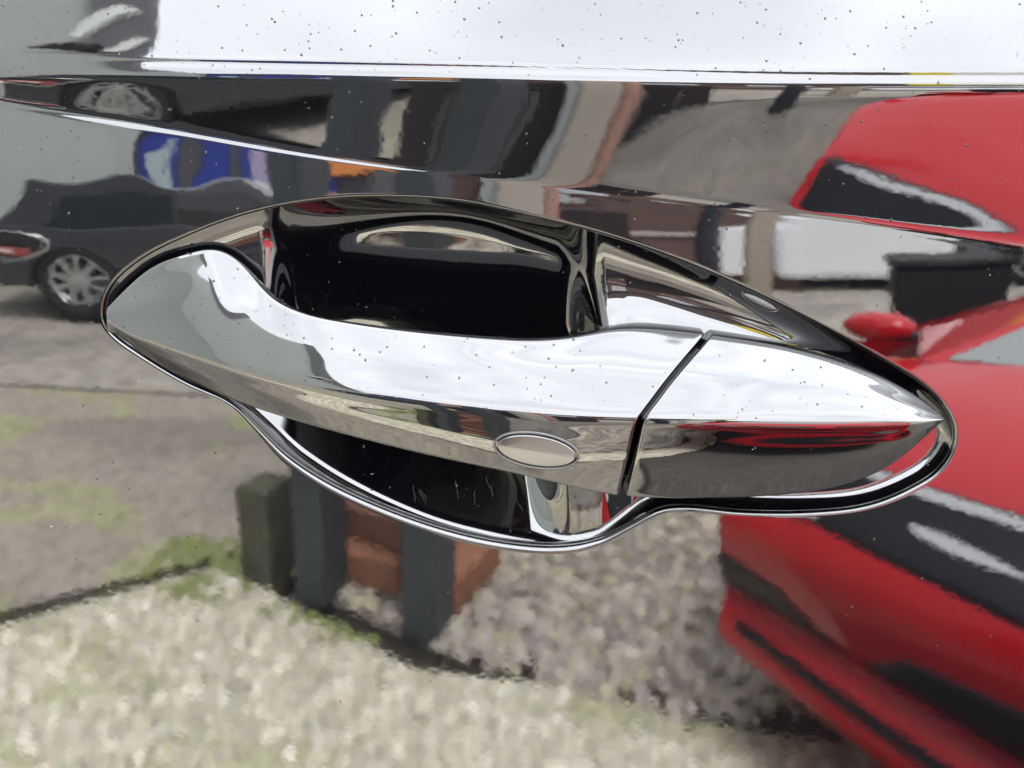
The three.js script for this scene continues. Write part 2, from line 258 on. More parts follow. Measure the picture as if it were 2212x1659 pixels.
// concrete with exposed stones, stains and moss; colours are linear
function concrete(n, span, sd, { stone, cols, matrix, moss, mossAt, stain }) {
  const keep = seed; seed = sd; const cells = Math.round(span / stone), px = [], py = [], pc = [], pr = [];
  for (let k = 0; k < cells * cells; k++) { px.push(rnd()); py.push(rnd()); { const m = rr(0.75, 1.22), h = rr(-0.05, 0.05), c = cols[Math.floor(rnd() * cols.length)]; pc.push([c[0] * m * (1 + h), c[1] * m, c[2] * m * (1 - h)]); } pr.push(rr(0.28, 0.55)); }
  seed = keep; const d = new Uint8Array(n * n * 4);
  for (let j = 0; j < n; j++) for (let i = 0; i < n; i++) {
    const x = i / n * cells, y = j / n * cells, xi = Math.floor(x), yi = Math.floor(y); let b = 9, bk = 0;
    for (let dj = -1; dj <= 1; dj++) for (let di = -1; di <= 1; di++) { const k = ((yi + dj + cells) % cells) * cells + (xi + di + cells) % cells, ex = xi + di + px[k] - x, ey = yi + dj + py[k] - y, e = Math.hypot(ex, ey * 1.2) / pr[k]; if (e < b) { b = e; bk = k; } }
    const inS = 1 - sstep(0.8, 1.05, b), g = 0.75 + 0.5 * N128(i / n * 128, j / n * 128);
    let c = [0, 1, 2].map(q => lerp(matrix[q], pc[bk][q], inS) * g);
    const st = fbm(i / n * 4 + 3, j / n * 4, 4), dark = sstep(0.52, 0.72, st) * stain; c = c.map(q => q * (1 - dark * 0.6));
    const mo = sstep(mossAt, mossAt + 0.16, fbm(i / n * 8 + 20, j / n * 8 + 9, 5)) * moss; c = [lerp(c[0], 0.33 * g, mo), lerp(c[1], 0.345 * g, mo), lerp(c[2], 0.15 * g, mo)];
    d.set([...c.map(q => 255 * toS(clamp(q))), 255], (j * n + i) * 4);
  }
  const t = new THREE.DataTexture(d, n, n); t.colorSpace = THREE.SRGBColorSpace; t.wrapS = t.wrapT = THREE.RepeatWrapping; t.magFilter = THREE.LinearFilter; t.needsUpdate = true; t.repeat.set(1 / span, 1 / span); return t;
}
const texA = concrete(896, 1.6, 11, { stone: 0.032, cols: [[0.58, 0.555, 0.44], [0.66, 0.63, 0.51], [0.48, 0.46, 0.37], [0.72, 0.69, 0.59]], matrix: [0.50, 0.478, 0.37], moss: 0.42, mossAt: 0.50, stain: 0.35 });
const texB = concrete(512, 2.2, 12, { stone: 0.012, cols: [[0.31, 0.28, 0.235], [0.34, 0.31, 0.26]], matrix: [0.30, 0.273, 0.23], moss: 0.55, mossAt: 0.52, stain: 0.4 });
const texC = concrete(640, 1.4, 13, { stone: 0.026, cols: [[0.40, 0.36, 0.31], [0.30, 0.26, 0.24], [0.45, 0.42, 0.36], [0.26, 0.23, 0.22], [0.38, 0.33, 0.30]], matrix: [0.24, 0.215, 0.175], moss: 0.5, mossAt: 0.6, stain: 0.7 });
const texD = concrete(512, 6, 14, { stone: 0.05, cols: [[0.33, 0.30, 0.265], [0.36, 0.33, 0.285]], matrix: [0.33, 0.305, 0.27], moss: 0.15, mossAt: 0.6, stain: 0.5 });
const worldUV = g => { const p = g.attributes.position, uv = new Float32Array(p.count * 2); for (let i = 0; i < p.count; i++) uv.set([p.getX(i), p.getZ(i)], i * 2); g.setAttribute('uv', new THREE.BufferAttribute(uv, 2)); return g; };
{
  const g = new THREE.PlaneGeometry(240, 240); g.rotateX(-Math.PI / 2); g.translate(0, -0.05, 60); worldUV(g);
  const m = shadow(new THREE.Mesh(g, new THREE.MeshStandardMaterial({ map: texD, roughness: 0.95 }))); m.name = 'ground'; tag(m, null, null, null, 'structure'); scene.add(m);
}
const pavement = new THREE.Group(); pavement.name = 'pavement'; tag(pavement, null, null, null, 'structure'); scene.add(pavement);
function slab(pts, tex, name = 'paving_slab', top = 0, bev = 0.012) {
  const s = new THREE.Shape(pts.map(([x, z]) => new THREE.Vector2(x, -z)));
  const g = new THREE.ExtrudeGeometry(s, { depth: 0.08, bevelEnabled: true, bevelSize: -bev, bevelThickness: bev * 0.6, bevelSegments: 2 }); g.rotateX(-Math.PI / 2); g.computeBoundingBox(); g.translate(0, top - g.boundingBox.max.y, 0);
  return part(name, worldUV(g), new THREE.MeshStandardMaterial({ map: tex, roughness: 0.92 }), pavement);
}
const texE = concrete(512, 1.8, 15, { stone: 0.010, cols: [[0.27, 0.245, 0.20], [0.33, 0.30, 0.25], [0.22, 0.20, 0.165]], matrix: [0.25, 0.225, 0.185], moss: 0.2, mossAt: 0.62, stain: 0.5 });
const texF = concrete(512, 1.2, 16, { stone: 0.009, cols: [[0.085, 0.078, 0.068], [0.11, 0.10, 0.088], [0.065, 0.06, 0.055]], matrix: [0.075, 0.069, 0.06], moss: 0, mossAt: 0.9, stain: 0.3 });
slab([[-3.6, 0.62], [-3.6, 0.5], [-2.0, 1.0], [-1.09, 1.66], [-0.66, 1.96], [-0.52, 1.83], [-0.20, 1.64], [0.15, 1.60], [0.30, 1.53], [0.52, 1.47], [0.70, 1.42], [0.70, 1.30], [-0.4, 1.30], [-1.6, 1.02], [-2.6, 0.70]].reverse(), texA);
slab([[-6, -2.6], [0.30, -2.6], [0.30, 1.285], [-0.4, 1.285], [-1.6, 1.005], [-2.6, 0.685], [-6, -0.4]], texE);  // tan darkened so its colour carries the shade close to the parked car
slab([[0.315, -2.6], [6, -2.6], [6, 0.0], [2.6, 0.93], [0.715, 1.40], [0.715, 1.285], [0.315, 1.285]], texF, 'painted_shade_strip', -0.004);  // shade on the ground beside the car, put into this strip's dark colour
slab([[-3.6, 0.54], [-2.02, 1.03], [-1.11, 1.70], [-0.67, 2.01], [-0.60, 2.05], [-0.60, 3.3], [-6, 3.3], [-6, 0.0]], texB);
slab([[2.6, 0.95], [0.54, 1.52], [0.32, 1.58], [0.18, 1.66], [-0.16, 1.69], [-0.47, 1.87], [-0.57, 2.02], [-0.57, 2.24], [2.6, 2.24]], texC, 'paving_slab', -0.004);
const texG = concrete(512, 2.4, 17, { stone: 0.012, cols: [[0.185, 0.17, 0.148], [0.215, 0.197, 0.17]], matrix: [0.19, 0.174, 0.153], moss: 0.1, mossAt: 0.62, stain: 0.7 });
slab([[-0.57, 2.255], [2.6, 2.255], [2.6, 3.3], [-0.57, 3.3]], texG);
slab([[-9, 3.36], [9, 3.36], [9, 14], [-9, 14]], texD, 'roadway', -0.006);
{ // loose and embedded stones that stand proud of the slabs
  const shapes = new THREE.IcosahedronGeometry(1, 1); const p = shapes.attributes.position;
  for (let i = 0; i < p.count; i++) { const v = V3(p.getX(i), p.getY(i), p.getZ(i)), k = 0.85 + 0.3 * N64(v.x * 3 + 9, v.y * 3 + v.z * 2 + 4); p.setXYZ(i, v.x * k, v.y * k * 0.36, v.z * k); } shapes.computeVertexNormals();
  const put = (name, label, n, area, r0, r1, cols) => {
    const m = shadow(new THREE.InstancedMesh(shapes, new THREE.MeshStandardMaterial({ roughness: 0.8 }), n)); m.name = name; const o = new THREE.Object3D(), col = new THREE.Color(); let k = 0, guard = 0;
    while (k < n && guard++ < n * 40) { const [x, z, dens] = area(); if (rnd() > dens) continue; o.position.set(x, -0.002 + r0 * 0.1, z); o.rotation.set(rr(-0.3, 0.3), rr(0, 6.3), rr(-0.3, 0.3)); o.scale.setScalar(rr(r0, r1) * 0.5); o.updateMatrix(); m.setMatrixAt(k, o.matrix); const c = cols[Math.floor(rnd() * cols.length)], g = rr(0.75, 1.2); col.setRGB(c[0] * g, c[1] * g, c[2] * g); m.setColorAt(k, col); k++; }
    tag(m, label, 'pebbles', null, 'stuff'); scene.add(m);
  };
  put('pebbles', 'loose grey and brown pebbles spread beside the foot of the dark grey posts', 3600, () => { const x = rr(-0.5, 2.2), z = rr(1.5, 2.22); const line = x < -0.16 ? 1.72 - (x + 0.16) * 0.6 : 1.70 - (x + 0.16) * 0.38; return [x, z, z < line ? 0 : 0.35 + 0.65 * sstep(0.35, 0.7, fbm(x * 3 + 40, z * 3, 3))]; }, 0.018, 0.042, [[0.40, 0.37, 0.305], [0.33, 0.30, 0.26], [0.47, 0.43, 0.36], [0.28, 0.25, 0.23], [0.40, 0.355, 0.31], [0.38, 0.365, 0.25]]);
  put('gravel', 'cream coloured gravel worked into the worn concrete slab next to the car', 1600, () => { const x = rr(-1.9, 1.2), z = rr(1.0, 1.95); const line = x < -0.66 ? 1.93 + (x + 0.66) * 0.69 : x < -0.2 ? 1.93 - (x + 0.66) * 0.68 : 1.60 - (x + 0.2) * 0.22; return [x, z, z > line - 0.02 || z < 1.30 ? 0 : 0.15 + 0.85 * sstep(0.4, 0.65, fbm(x * 2.5, z * 2.5 + 17, 3)) * sstep(1.95, 1.2, z + x * 0.25)]; }, 0.018, 0.038, [[0.62, 0.59, 0.47], [0.70, 0.67, 0.56], [0.50, 0.475, 0.38], [0.58, 0.53, 0.42]]);
}
// ---------------------------------------------------------------- the two posts and what lies between them
const slate = std(0.052, 0.062, 0.070, 0.55), turnP = Math.atan2(0.10, 0.245);
function post(label, x, z, w = 0.078) {
  const t = base('fence_post', label, 'post', [x, 0, z], turnP);
  part('shaft', new RoundedBoxGeometry(w, 1.3, 0.11, 3, 0.006).translate(0, 0.65, 0), slate, t);
  part('post_cap', new RoundedBoxGeometry(w + 0.012, 0.02, 0.122, 2, 0.005).translate(0, 1.311, 0), slate, t);
}
post('dark grey square post left of the brick pile and next to the mossy kerb stone', -0.425, 1.86);
post('dark grey square post right of the brick pile at the edge of the pebbles', -0.175, 1.76);
const worn = (sd, c, k = 0.25) => { const t = concrete(192, 1, sd, { stone: 1 / 24, cols: [c.map(v => v * (1 + k)), c.map(v => v * (1 - k)), c], matrix: c, moss: 0, mossAt: 0.9, stain: 1.2 * k }); t.repeat.set(1, 1); return new THREE.MeshStandardMaterial({ map: t, roughness: 0.95, bumpMap: t, bumpScale: 0.003 }); };
slate.map = concrete(192, 1, 36, { stone: 1 / 30, cols: [[0.9, 0.9, 0.9], [0.7, 0.7, 0.7], [1, 1, 1]], matrix: [0.85, 0.85, 0.85], moss: 0, mossAt: 0.9, stain: 0.5 }); slate.map.repeat.set(1, 1); slate.color.setRGB(0.062, 0.074, 0.083);
const brickM = [worn(31, [0.31, 0.14, 0.085], 0.45), worn(32, [0.25, 0.125, 0.095], 0.45), worn(33, [0.34, 0.17, 0.105], 0.45)];
[[-0.335, 0.033, 1.93, 0.35, 'orange brick lying lowest of the pile between the two posts'], [-0.30, 0.102, 1.97, 0.5, 'orange brick resting in the middle of the pile between the two posts'], [-0.27, 0.171, 2.03, 0.42, 'orange brick resting on top of the pile between the two posts'], [-0.115, 0.033, 1.90, -1.1, 'single orange brick lying on the pebbles right of the posts']].forEach(([x, y, z, a, l], i) => {
  const g = new RoundedBoxGeometry(0.215, 0.065, 0.102, 3, 0.006), m = shadow(new THREE.Mesh(g, brickM[i % 3])); m.name = numbered('brick'); m.position.set(x, y, z); m.rotation.y = a; tag(m, l, 'brick', 'orange bricks by the posts'); scene.add(m);
});
{ const g = new RoundedBoxGeometry(0.3, 0.4, 0.12, 3, 0.01), m = shadow(new THREE.Mesh(g, worn(34, [0.12, 0.09, 0.08], 0.4))); m.name = 'concrete_block'; m.position.set(-0.36, 0.2, 2.2); m.rotation.y = 0.3; tag(m, 'dull brown block standing behind the orange bricks', 'block'); scene.add(m); }
{ const g = new RoundedBoxGeometry(0.085, 0.24, 0.12, 3, 0.012), m = shadow(new THREE.Mesh(g, worn(35, [0.095, 0.095, 0.062], 0.5))); m.name = 'kerb_stone'; m.position.set(-0.565, 0.08, 1.93); m.rotation.y = 0.35; tag(m, 'mossy dark green kerb stone left of the two posts', 'kerb stone'); scene.add(m); }
{ // moss cushions at the foot of the kerb stone and of the posts
  const g = new THREE.IcosahedronGeometry(1, 1), m = shadow(new THREE.InstancedMesh(g, std(0.22, 0.245, 0.085, 0.95), 900)), o = new THREE.Object3D(), c = new THREE.Color(); m.name = 'moss'; let k = 0;
  while (k < 900) { const near = rnd() < 0.6, x = near ? rr(-0.86, -0.60) : rr(-0.56, -0.28), z = near ? rr(1.80, 2.05) : rr(1.60, 1.80); if (near ? N32(x * 22, z * 22) < 0.42 : Math.abs(z - (1.74 - (x + 0.42) * 0.45)) > 0.035 || N32(x * 30, z * 30) < 0.4) continue;
    const r = rr(0.004, 0.012); o.position.set(x, -0.001, z); o.scale.set(r, r * 0.6, r); o.updateMatrix(); m.setMatrixAt(k, o.matrix); const q = rr(0.7, 1.15); c.setRGB(q, q * rr(0.95, 1.05), q * rr(0.7, 1.5)); m.setColorAt(k, c); k++; }
  tag(m, 'bright yellow green moss cushions round the mossy kerb stone', 'moss', null, 'stuff'); scene.add(m);
}
{ // dark board fence beyond the posts
  const t = base('board_fence', 'low dark brown fence of upright boards behind the two posts', 'fence', [-0.08, 0, 3.25]);
  const m = [std(0.020, 0.016, 0.017, 0.7), std(0.026, 0.020, 0.020, 0.7), std(0.015, 0.013, 0.015, 0.7)];
  for (let i = 0; i < 8; i++) part(i ? `board_${String(i).padStart(3, '0')}` : 'board', new RoundedBoxGeometry(0.116, 1.0, 0.025, 2, 0.004).translate(-0.42 + i * 0.12, 0.52, (i % 2) * 0.004), m[i % 3], t);
  part('rail', new RoundedBoxGeometry(0.96, 0.08, 0.04, 2, 0.004).translate(0, 0.8, 0.035), m[0], t);
}
{ // pale pillar with a pink edge, and the thin posts
  const t = base('stone_pillar', 'pale weathered pillar with a pinkish side right of the posts', 'pillar', [0.03, 0, 3.05], 0.1);
  part('shaft', new RoundedBoxGeometry(0.13, 1.5, 0.16, 3, 0.02).translate(0, 0.75, 0), std(0.42, 0.385, 0.34, 0.9), t);
  part('corner_strip', new RoundedBoxGeometry(0.05, 1.5, 0.1, 3, 0.02).translate(0.088, 0.75, 0), std(0.42, 0.25, 0.20, 0.9), t);
  part('corner_strip', new RoundedBoxGeometry(0.05, 1.5, 0.1, 3, 0.015).translate(-0.088, 0.75, 0), std(0.33, 0.36, 0.36, 0.9), t);
}
{ const m = shadow(new THREE.Mesh(new THREE.CylinderGeometry(0.035, 0.04, 1.4, 20).translate(0, 0.7, 0), std(0.022, 0.026, 0.032, 0.5))); m.name = 'bollard'; m.position.set(0.62, 0, 3.0); tag(m, 'thin round black bollard between the pale pillar and the red car', 'bollard'); scene.add(m); }
{ const m = shadow(new THREE.Mesh(new RoundedBoxGeometry(0.09, 1.2, 0.09, 3, 0.008).translate(0, 0.6, 0), std(0.40, 0.35, 0.28, 0.85))); m.name = 'timber_post'; m.position.set(0.90, 0, 3.5); tag(m, 'pale timber post behind the black bollard', 'post'); scene.add(m); }

// ---------------------------------------------------------------- the red car, nose towards the door
const tyreM = std(0.012, 0.012, 0.012, 0.8), glassM = gloss(0.012, 0.016, 0.018, 0.02), blackTrim = std(0.006, 0.006, 0.009, 0.45), silver = new THREE.MeshStandardMaterial({ color: new THREE.Color(0.62, 0.64, 0.66), roughness: 0.25, metalness: 0.9 });
function wheel(parent, x, y, z, r, w) {
  const t = part('wheel', new THREE.TorusGeometry(r * 0.78, r * 0.22, 14, 40).scale(1, 1, w / (r * 0.44)).translate(x, y, z), tyreM, parent);
  const sp = []; for (let k = 0; k < 9; k++) { const b = new THREE.BoxGeometry(r * 0.1, r * 0.6, 0.02); b.translate(0, r * 0.33, 0); b.rotateZ(k * 2 * Math.PI / 9); sp.push(b.toNonIndexed()); }
  sp.push(new THREE.TorusGeometry(r * 0.62, r * 0.05, 8, 40).toNonIndexed(), new THREE.CylinderGeometry(r * 0.13, r * 0.13, 0.03, 20).rotateX(Math.PI / 2).toNonIndexed());
  part('wheel_rim', mergeGeometries(sp).translate(x, y, z + Math.sign(z) * w * 0.3), silver, t);
}
{
  const t = base('red_car', 'glossy red car with black lamps and black bumper intakes, its nose close to the door', 'car', [0.332, 0, 1.46], Math.atan2(0.714, 0.70));
  const red = gloss(0.50, 0.006, 0.014, 0.5);
  const LEN = 1.3;
  // profile of the nose: [distance back, height]
  const pf = [[0.16, 0.112], [0.05, 0.118], [-0.012, 0.140], [-0.012, 0.182], [0.006, 0.215], [-0.014, 0.245], [-0.03, 0.30], [-0.028, 0.345], [-0.006, 0.385], [0.03, 0.43], [0.07, 0.475], [0.13, 0.512], [0.22, 0.545], [0.34, 0.578], [0.46, 0.605], [0.52, 0.61]];
  const cz = spline(pf.map((p, i) => [i, p[0]])), cy = spline(pf.map((p, i) => [i, p[1]]));
  const plan = s => { const e = Math.abs(s - LEN / 2) / (LEN / 2); return 0.06 * e * e + 0.5 * Math.pow(Math.max(0, (e - 0.93) / 0.07), 3); };
  const S = (q, s, off = 0) => { // q along the profile, s across the nose
    const z = cz(q), y = cy(q), a = cz(q + 0.02), b = cy(q + 0.02), l = Math.hypot(a - z, b - y) || 1, nz = -(b - y) / l, ny = (a - z) / l;
    return V3(s, y - 0.05 * Math.pow(Math.abs(s / LEN - 0.5) * 2, 4) * sstep(9, 14, q) + ny * off, z + plan(s) + nz * off);
  };
  part('body', gridGeo(120, 120, (i, j) => S(i / 119 * 15, lerp(-0.03, LEN + 0.03, j / 119)), {}), red, t);
  // flanks and cabin
  const flank = (s0) => gridGeo(40, 24, (i, j) => { const y = lerp(0.16, 0.60, i / 39), z = lerp(0.56, 2.4, j / 23); return V3(s0 + (s0 > LEN / 2 ? 1 : -1) * (0.035 * Math.sin(i / 39 * Math.PI)), y, z); });
  part('side_panel', flank(-0.035), red, t); part('side_panel', flank(LEN + 0.035), red, t);
  const cab = [[0.17, 0.598, 0.50], [LEN - 0.17, 0.598, 0.50], [0.50, 0.83, 0.93], [LEN - 0.50, 0.83, 0.93], [0.46, 0.86, 1.5], [LEN - 0.46, 0.86, 1.5], [0.05, 0.6, 2.35], [LEN - 0.05, 0.6, 2.35], [0.0, 0.60, 0.9], [LEN, 0.60, 0.9]].map(p => V3(...p));
  part('roof', new ConvexGeometry(cab), red, t);
  const quad = (a, b, c, d, n = 10) => gridGeo(n, n, (i, j) => { const u = i / (n - 1), v = j / (n - 1); return a.clone().lerp(b, v).lerp(d.clone().lerp(c, v), u); });
  const wn = cab[1].clone().sub(cab[0]).cross(cab[2].clone().sub(cab[0])).normalize(); if (wn.z > 0) wn.negate();
  const wp = (a, b) => cab[0].clone().lerp(cab[1], a).lerp(cab[2].clone().lerp(cab[3], a), b).addScaledVector(wn, 0.004);
  part('windscreen', quad(wp(0.05, 0.03), wp(0.95, 0.03), wp(0.92, 0.94), wp(0.08, 0.94)), gloss(0.30, 0.33, 0.33, 0.05), t);
  const patch = (name, mat, a, b, c, d, off = 0.004) => part(name, gridGeo(14, 22, (i, j) => { const u = i / 13, v = j / 21, q = lerp(lerp(a[0], b[0], v), lerp(d[0], c[0], v), u), s = lerp(lerp(a[1], b[1], v), lerp(d[1], c[1], v), u); const e = Math.min(u, 1 - u, v, 1 - v); return S(q, s, e < 0.02 ? -0.004 : off); }), mat, t);
  // corners: [q, s] bottom-left, bottom-right, top-right, top-left
  patch('bumper_intake', blackTrim, [3.75, 0.0], [4.45, 0.34], [5.6, 0.17], [5.8, 0.0]);
  patch('lower_grille', blackTrim, [4.45, 0.31], [4.0, LEN - 0.34], [6.2, LEN - 0.34], [5.6, 0.42]);
  patch('bumper_intake', blackTrim, [4.45, LEN - 0.30], [3.8, LEN - 0.012], [5.25, LEN - 0.012], [4.95, LEN - 0.20]);
  patch('lip_groove', blackTrim, [2.72, 0.04], [2.7, LEN - 0.02], [3.1, LEN - 0.02], [3.12, 0.02]);
  const lampL = patch('headlamp', blackTrim, [8.1, 0.05], [7.2, 0.82], [9.75, 0.86], [10.2, 0.04], 0.006);
  patch('headlamp', blackTrim, [7.3, LEN - 0.40], [8.2, LEN - 0.06], [10.1, LEN - 0.05], [9.7, LEN - 0.40], 0.006);
  const chr = gloss(0.55, 0.57, 0.60, 0.15);
  for (const [q, s0, s1, w, dq] of [[9.78, 0.10, 0.84, 0.26, 0.3], [8.75, 0.40, 0.60, 0.30, 0.2], [8.3, 0.14, 0.24, 0.5, 0.1], [9.0, 0.64, 0.80, 0.22, 0.3]]) part('lamp_strip', gridGeo(5, 20, (i, j) => S(q + (i / 4 - 0.5) * w * Math.sin(Math.PI * (0.08 + 0.84 * Math.pow(j / 19, 0.7))) - j / 19 * dq, lerp(s0, s1, j / 19), 0.010), {}), chr, lampL);
  const mirror = part('door_mirror', new THREE.SphereGeometry(1, 28, 20).scale(0.085, 0.045, 0.05).translate(0.02, 0.66, 0.62), red, t);
  part('mirror_arm', new RoundedBoxGeometry(0.06, 0.03, 0.04, 2, 0.01).translate(0.08, 0.635, 0.63), blackTrim, mirror);
  for (const s of [-0.03, LEN + 0.03]) wheel(t, 0, 0.19, 0, 0.19, 0.12);
  t.children.filter(c => c.name === 'wheel').forEach((w, i) => { w.rotation.y = Math.PI / 2; w.position.set(i ? LEN - 0.02 : 0.02, 0, 0.75); });
}
{ // the rest of the parked car that the door belongs to: it shades the ground in front of it
  const t = door;
  const sh = new THREE.Shape([[-2.3, 0.3], [-2.35, 0.95], [-2.1, 1.1], [-1.7, 1.6], [-1.2, 1.7], [0.4, 1.68], [1.2, 1.15], [2.2, 0.98], [2.4, 0.7], [2.4, 0.3]].map(p => new THREE.Vector2(...p)));
  part('body_shell', new THREE.ExtrudeGeometry(sh, { depth: 1.5, bevelEnabled: true, bevelSize: 0.05, bevelThickness: 0.06, bevelSegments: 3 }).translate(0, 0, -1.79), gloss(0.003, 0.003, 0.004, 0.3), t);
  for (const x of [-1.4, 1.45]) wheel(t, x, 0.34, -0.2, 0.34, 0.2);
}
// ---------------------------------------------------------------- other cars
function saloon(name, label, [x, z], turn, col, k = 1, lamp = true) {
  const t = base(name, label, 'car', [x, 0, z], turn), m = gloss(...col, 0.25);
  const side = pts => new THREE.Shape(pts.map(p => new THREE.Vector2(p[0] * k, p[1] * k)));
  const sh = new THREE.Shape(); [[-1.95, 0.30], [-1.98, 0.62], [-1.9, 0.86], [-1.72, 0.92], [0.75, 0.92], [1.55, 0.80], [1.9, 0.62], [1.95, 0.34], [1.85, 0.26]].forEach(([a, b], i) => i ? sh.lineTo(a * k, b * k) : sh.moveTo(a * k, b * k));
  sh.lineTo(1.5 * k, 0.26 * k); sh.absarc(1.17 * k, 0.27 * k, 0.36 * k, 0, Math.PI, false); sh.lineTo(-0.83 * k, 0.26 * k); sh.absarc(-1.2 * k, 0.27 * k, 0.36 * k, 0, Math.PI, false); sh.lineTo(-1.85 * k, 0.26 * k);
  const w = 1.66 * k, b = 0.10 * k;
  part('body', new THREE.ExtrudeGeometry(sh, { depth: w - 2 * b, bevelEnabled: true, bevelSize: 0.05 * k, bevelThickness: b, bevelSegments: 5, curveSegments: 20 }).translate(0, 0, -(w - 2 * b) / 2), m, t);
  part('roof', new THREE.ExtrudeGeometry(side([[-1.85, 0.9], [-1.5, 1.36], [-0.9, 1.44], [-0.1, 1.42], [0.85, 0.9]]), { depth: w * 0.72, bevelEnabled: true, bevelSize: 0.03 * k, bevelThickness: 0.13 * k, bevelSegments: 5 }).translate(0, 0, -w * 0.36), m, t);
  const tilt = sgn => g => g;
  for (const sg of [-1, 1]) {
    part('side_window', new THREE.ExtrudeGeometry(side([[-1.45, 0.97], [-1.28, 1.28], [-0.55, 1.36], [-0.55, 0.97]]), { depth: 0.004, bevelEnabled: false }).translate(0, 0, sg * (w * 0.36 + 0.134 * k) - 0.002), glassM, t);
    part('side_window', new THREE.ExtrudeGeometry(side([[-0.5, 0.97], [-0.5, 1.36], [-0.12, 1.35], [0.6, 0.97]]), { depth: 0.004, bevelEnabled: false }).translate(0, 0, sg * (w * 0.36 + 0.134 * k) - 0.002), glassM, t);
    wheel(t, 1.17 * k, 0.31 * k, sg * (w / 2 - 0.10 * k), 0.31 * k, 0.2 * k); wheel(t, -1.2 * k, 0.31 * k, sg * (w / 2 - 0.10 * k), 0.31 * k, 0.2 * k);
    if (lamp) {
      part('headlamp', new RoundedBoxGeometry(0.34 * k, 0.17 * k, 0.14 * k, 3, 0.04 * k).rotateZ(-0.25).translate(1.72 * k, 0.68 * k, sg * (w / 2 - 0.10 * k)), silver, t);
      const tl = part('tail_lamp', new RoundedBoxGeometry(0.66 * k, 0.40 * k, 0.20 * k, 3, 0.09 * k).translate(-1.72 * k, 0.66 * k, sg * (w / 2 - 0.085 * k)), gloss(0.02, 0.02, 0.022, 0.2), t);
      part('red_lens', new RoundedBoxGeometry(0.5 * k, 0.12 * k, 0.2 * k, 3, 0.03 * k).rotateZ(-0.1).translate(-1.74 * k, 0.57 * k, sg * (w / 2 - 0.075 * k)), gloss(0.30, 0.06, 0.05, 0.2), tl);
      part('lamp_edge', new THREE.TorusGeometry(1, 0.06, 10, 50).scale(0.34 * k, 0.21 * k, 0.25 * k).translate(-1.72 * k, 0.66 * k, sg * (w / 2 + 0.012 * k)), silver, tl);
      part('lamp_lens', new RoundedBoxGeometry(0.30 * k, 0.05 * k, 0.2 * k, 3, 0.02 * k).rotateZ(-0.1).translate(-1.74 * k, 0.57 * k, sg * (w / 2 - 0.066 * k)), std(0.7, 0.6, 0.58, 0.2), tl);
    }
  }
  return t;
}
saloon('dark_grey_car', 'glossy dark grey car with silver wheels parked left of the two posts', [-1.15, 5.55], 0.12, [0.040, 0.043, 0.050], 0.86);
saloon('grey_car', 'pale silver car parked behind the dark grey car with silver wheels', [-2.5, 7.6], -0.1, [0.50, 0.56, 0.56], 0.64);
saloon('dark_car', 'dark car parked on the road beyond the red car', [3.75, 7.6], 1.2, [0.010, 0.011, 0.014], 0.8);
{ // white van
  const t = base('white_van', 'plain white van standing on the road right of the bollard', 'van', [2.52, 0, 7.4], 0.2), wm = gloss(0.78, 0.80, 0.82, 0.3);
  part('body', new RoundedBoxGeometry(1.3, 1.3, 2.6, 4, 0.09).translate(0, 0.80, 1.1), wm, t);
  part('bonnet', new RoundedBoxGeometry(1.2, 0.62, 0.8, 4, 0.1).translate(0, 0.44, -0.4), wm, t);
  part('windscreen', new RoundedBoxGeometry(1.2, 0.42, 0.02, 2, 0.009).rotateX(0.25).translate(0, 1.12, -0.23), glassM, t);
  for (const sg of [-1, 1]) { wheel(t, 0, 0, 0.001, 0.28, 0.18); }
  t.children.filter(c => c.name === 'wheel').forEach((w, i) => { w.rotation.y = Math.PI / 2; w.position.set(i ? 0.62 : -0.62, 0.28, 0.2); });
}
// ---------------------------------------------------------------- buildings round the parking place
{
  const t = base('grey_building', 'tall plain grey green building with a dark slate verge at its right end', 'building', [-2.75, 0, 6.2]);
  const ext = (pts, d, z) => new THREE.ExtrudeGeometry(new THREE.Shape(pts.map(p => new THREE.Vector2(...p))), { depth: d, bevelEnabled: false }).translate(0, 0, z);
  const grey = std(0.41, 0.44, 0.425, 0.9);
  part('wall', ext([[-14, 0], [0.25, 0], [0.25, 2.1], [-0.70, 6.6], [-1.5, 11.5], [-14, 11.5]], 0.5, 0), grey, t);
  part('side_wing', new THREE.BoxGeometry(4, 11.5, 9).translate(-5.6, 5.752, -4.51), grey, t);
  part('verge', ext([[0.20, 2.35], [0.30, 2.35], [-0.30, 6.6], [-1.05, 11.6], [-1.55, 11.6], [-0.74, 6.6]], 0.2, -0.21), std(0.12, 0.125, 0.135, 0.8), t);
  part('window', new THREE.BoxGeometry(0.16, 0.65, 0.06).rotateZ(-0.5).translate(-0.62, 6.35, -0.24), gloss(0.75, 0.78, 0.76, 0.1), t);
  part('window', new THREE.BoxGeometry(0.14, 0.3, 0.06).rotateZ(-0.5).translate(-0.36, 5.9, -0.24), gloss(0.75, 0.78, 0.76, 0.1), t);
  part('lamp_housing', new THREE.ConeGeometry(0.16, 0.6, 16).rotateZ(1.3).translate(-0.85, 5.9, -0.2), std(0.035, 0.022, 0.022, 0.6), t);
}
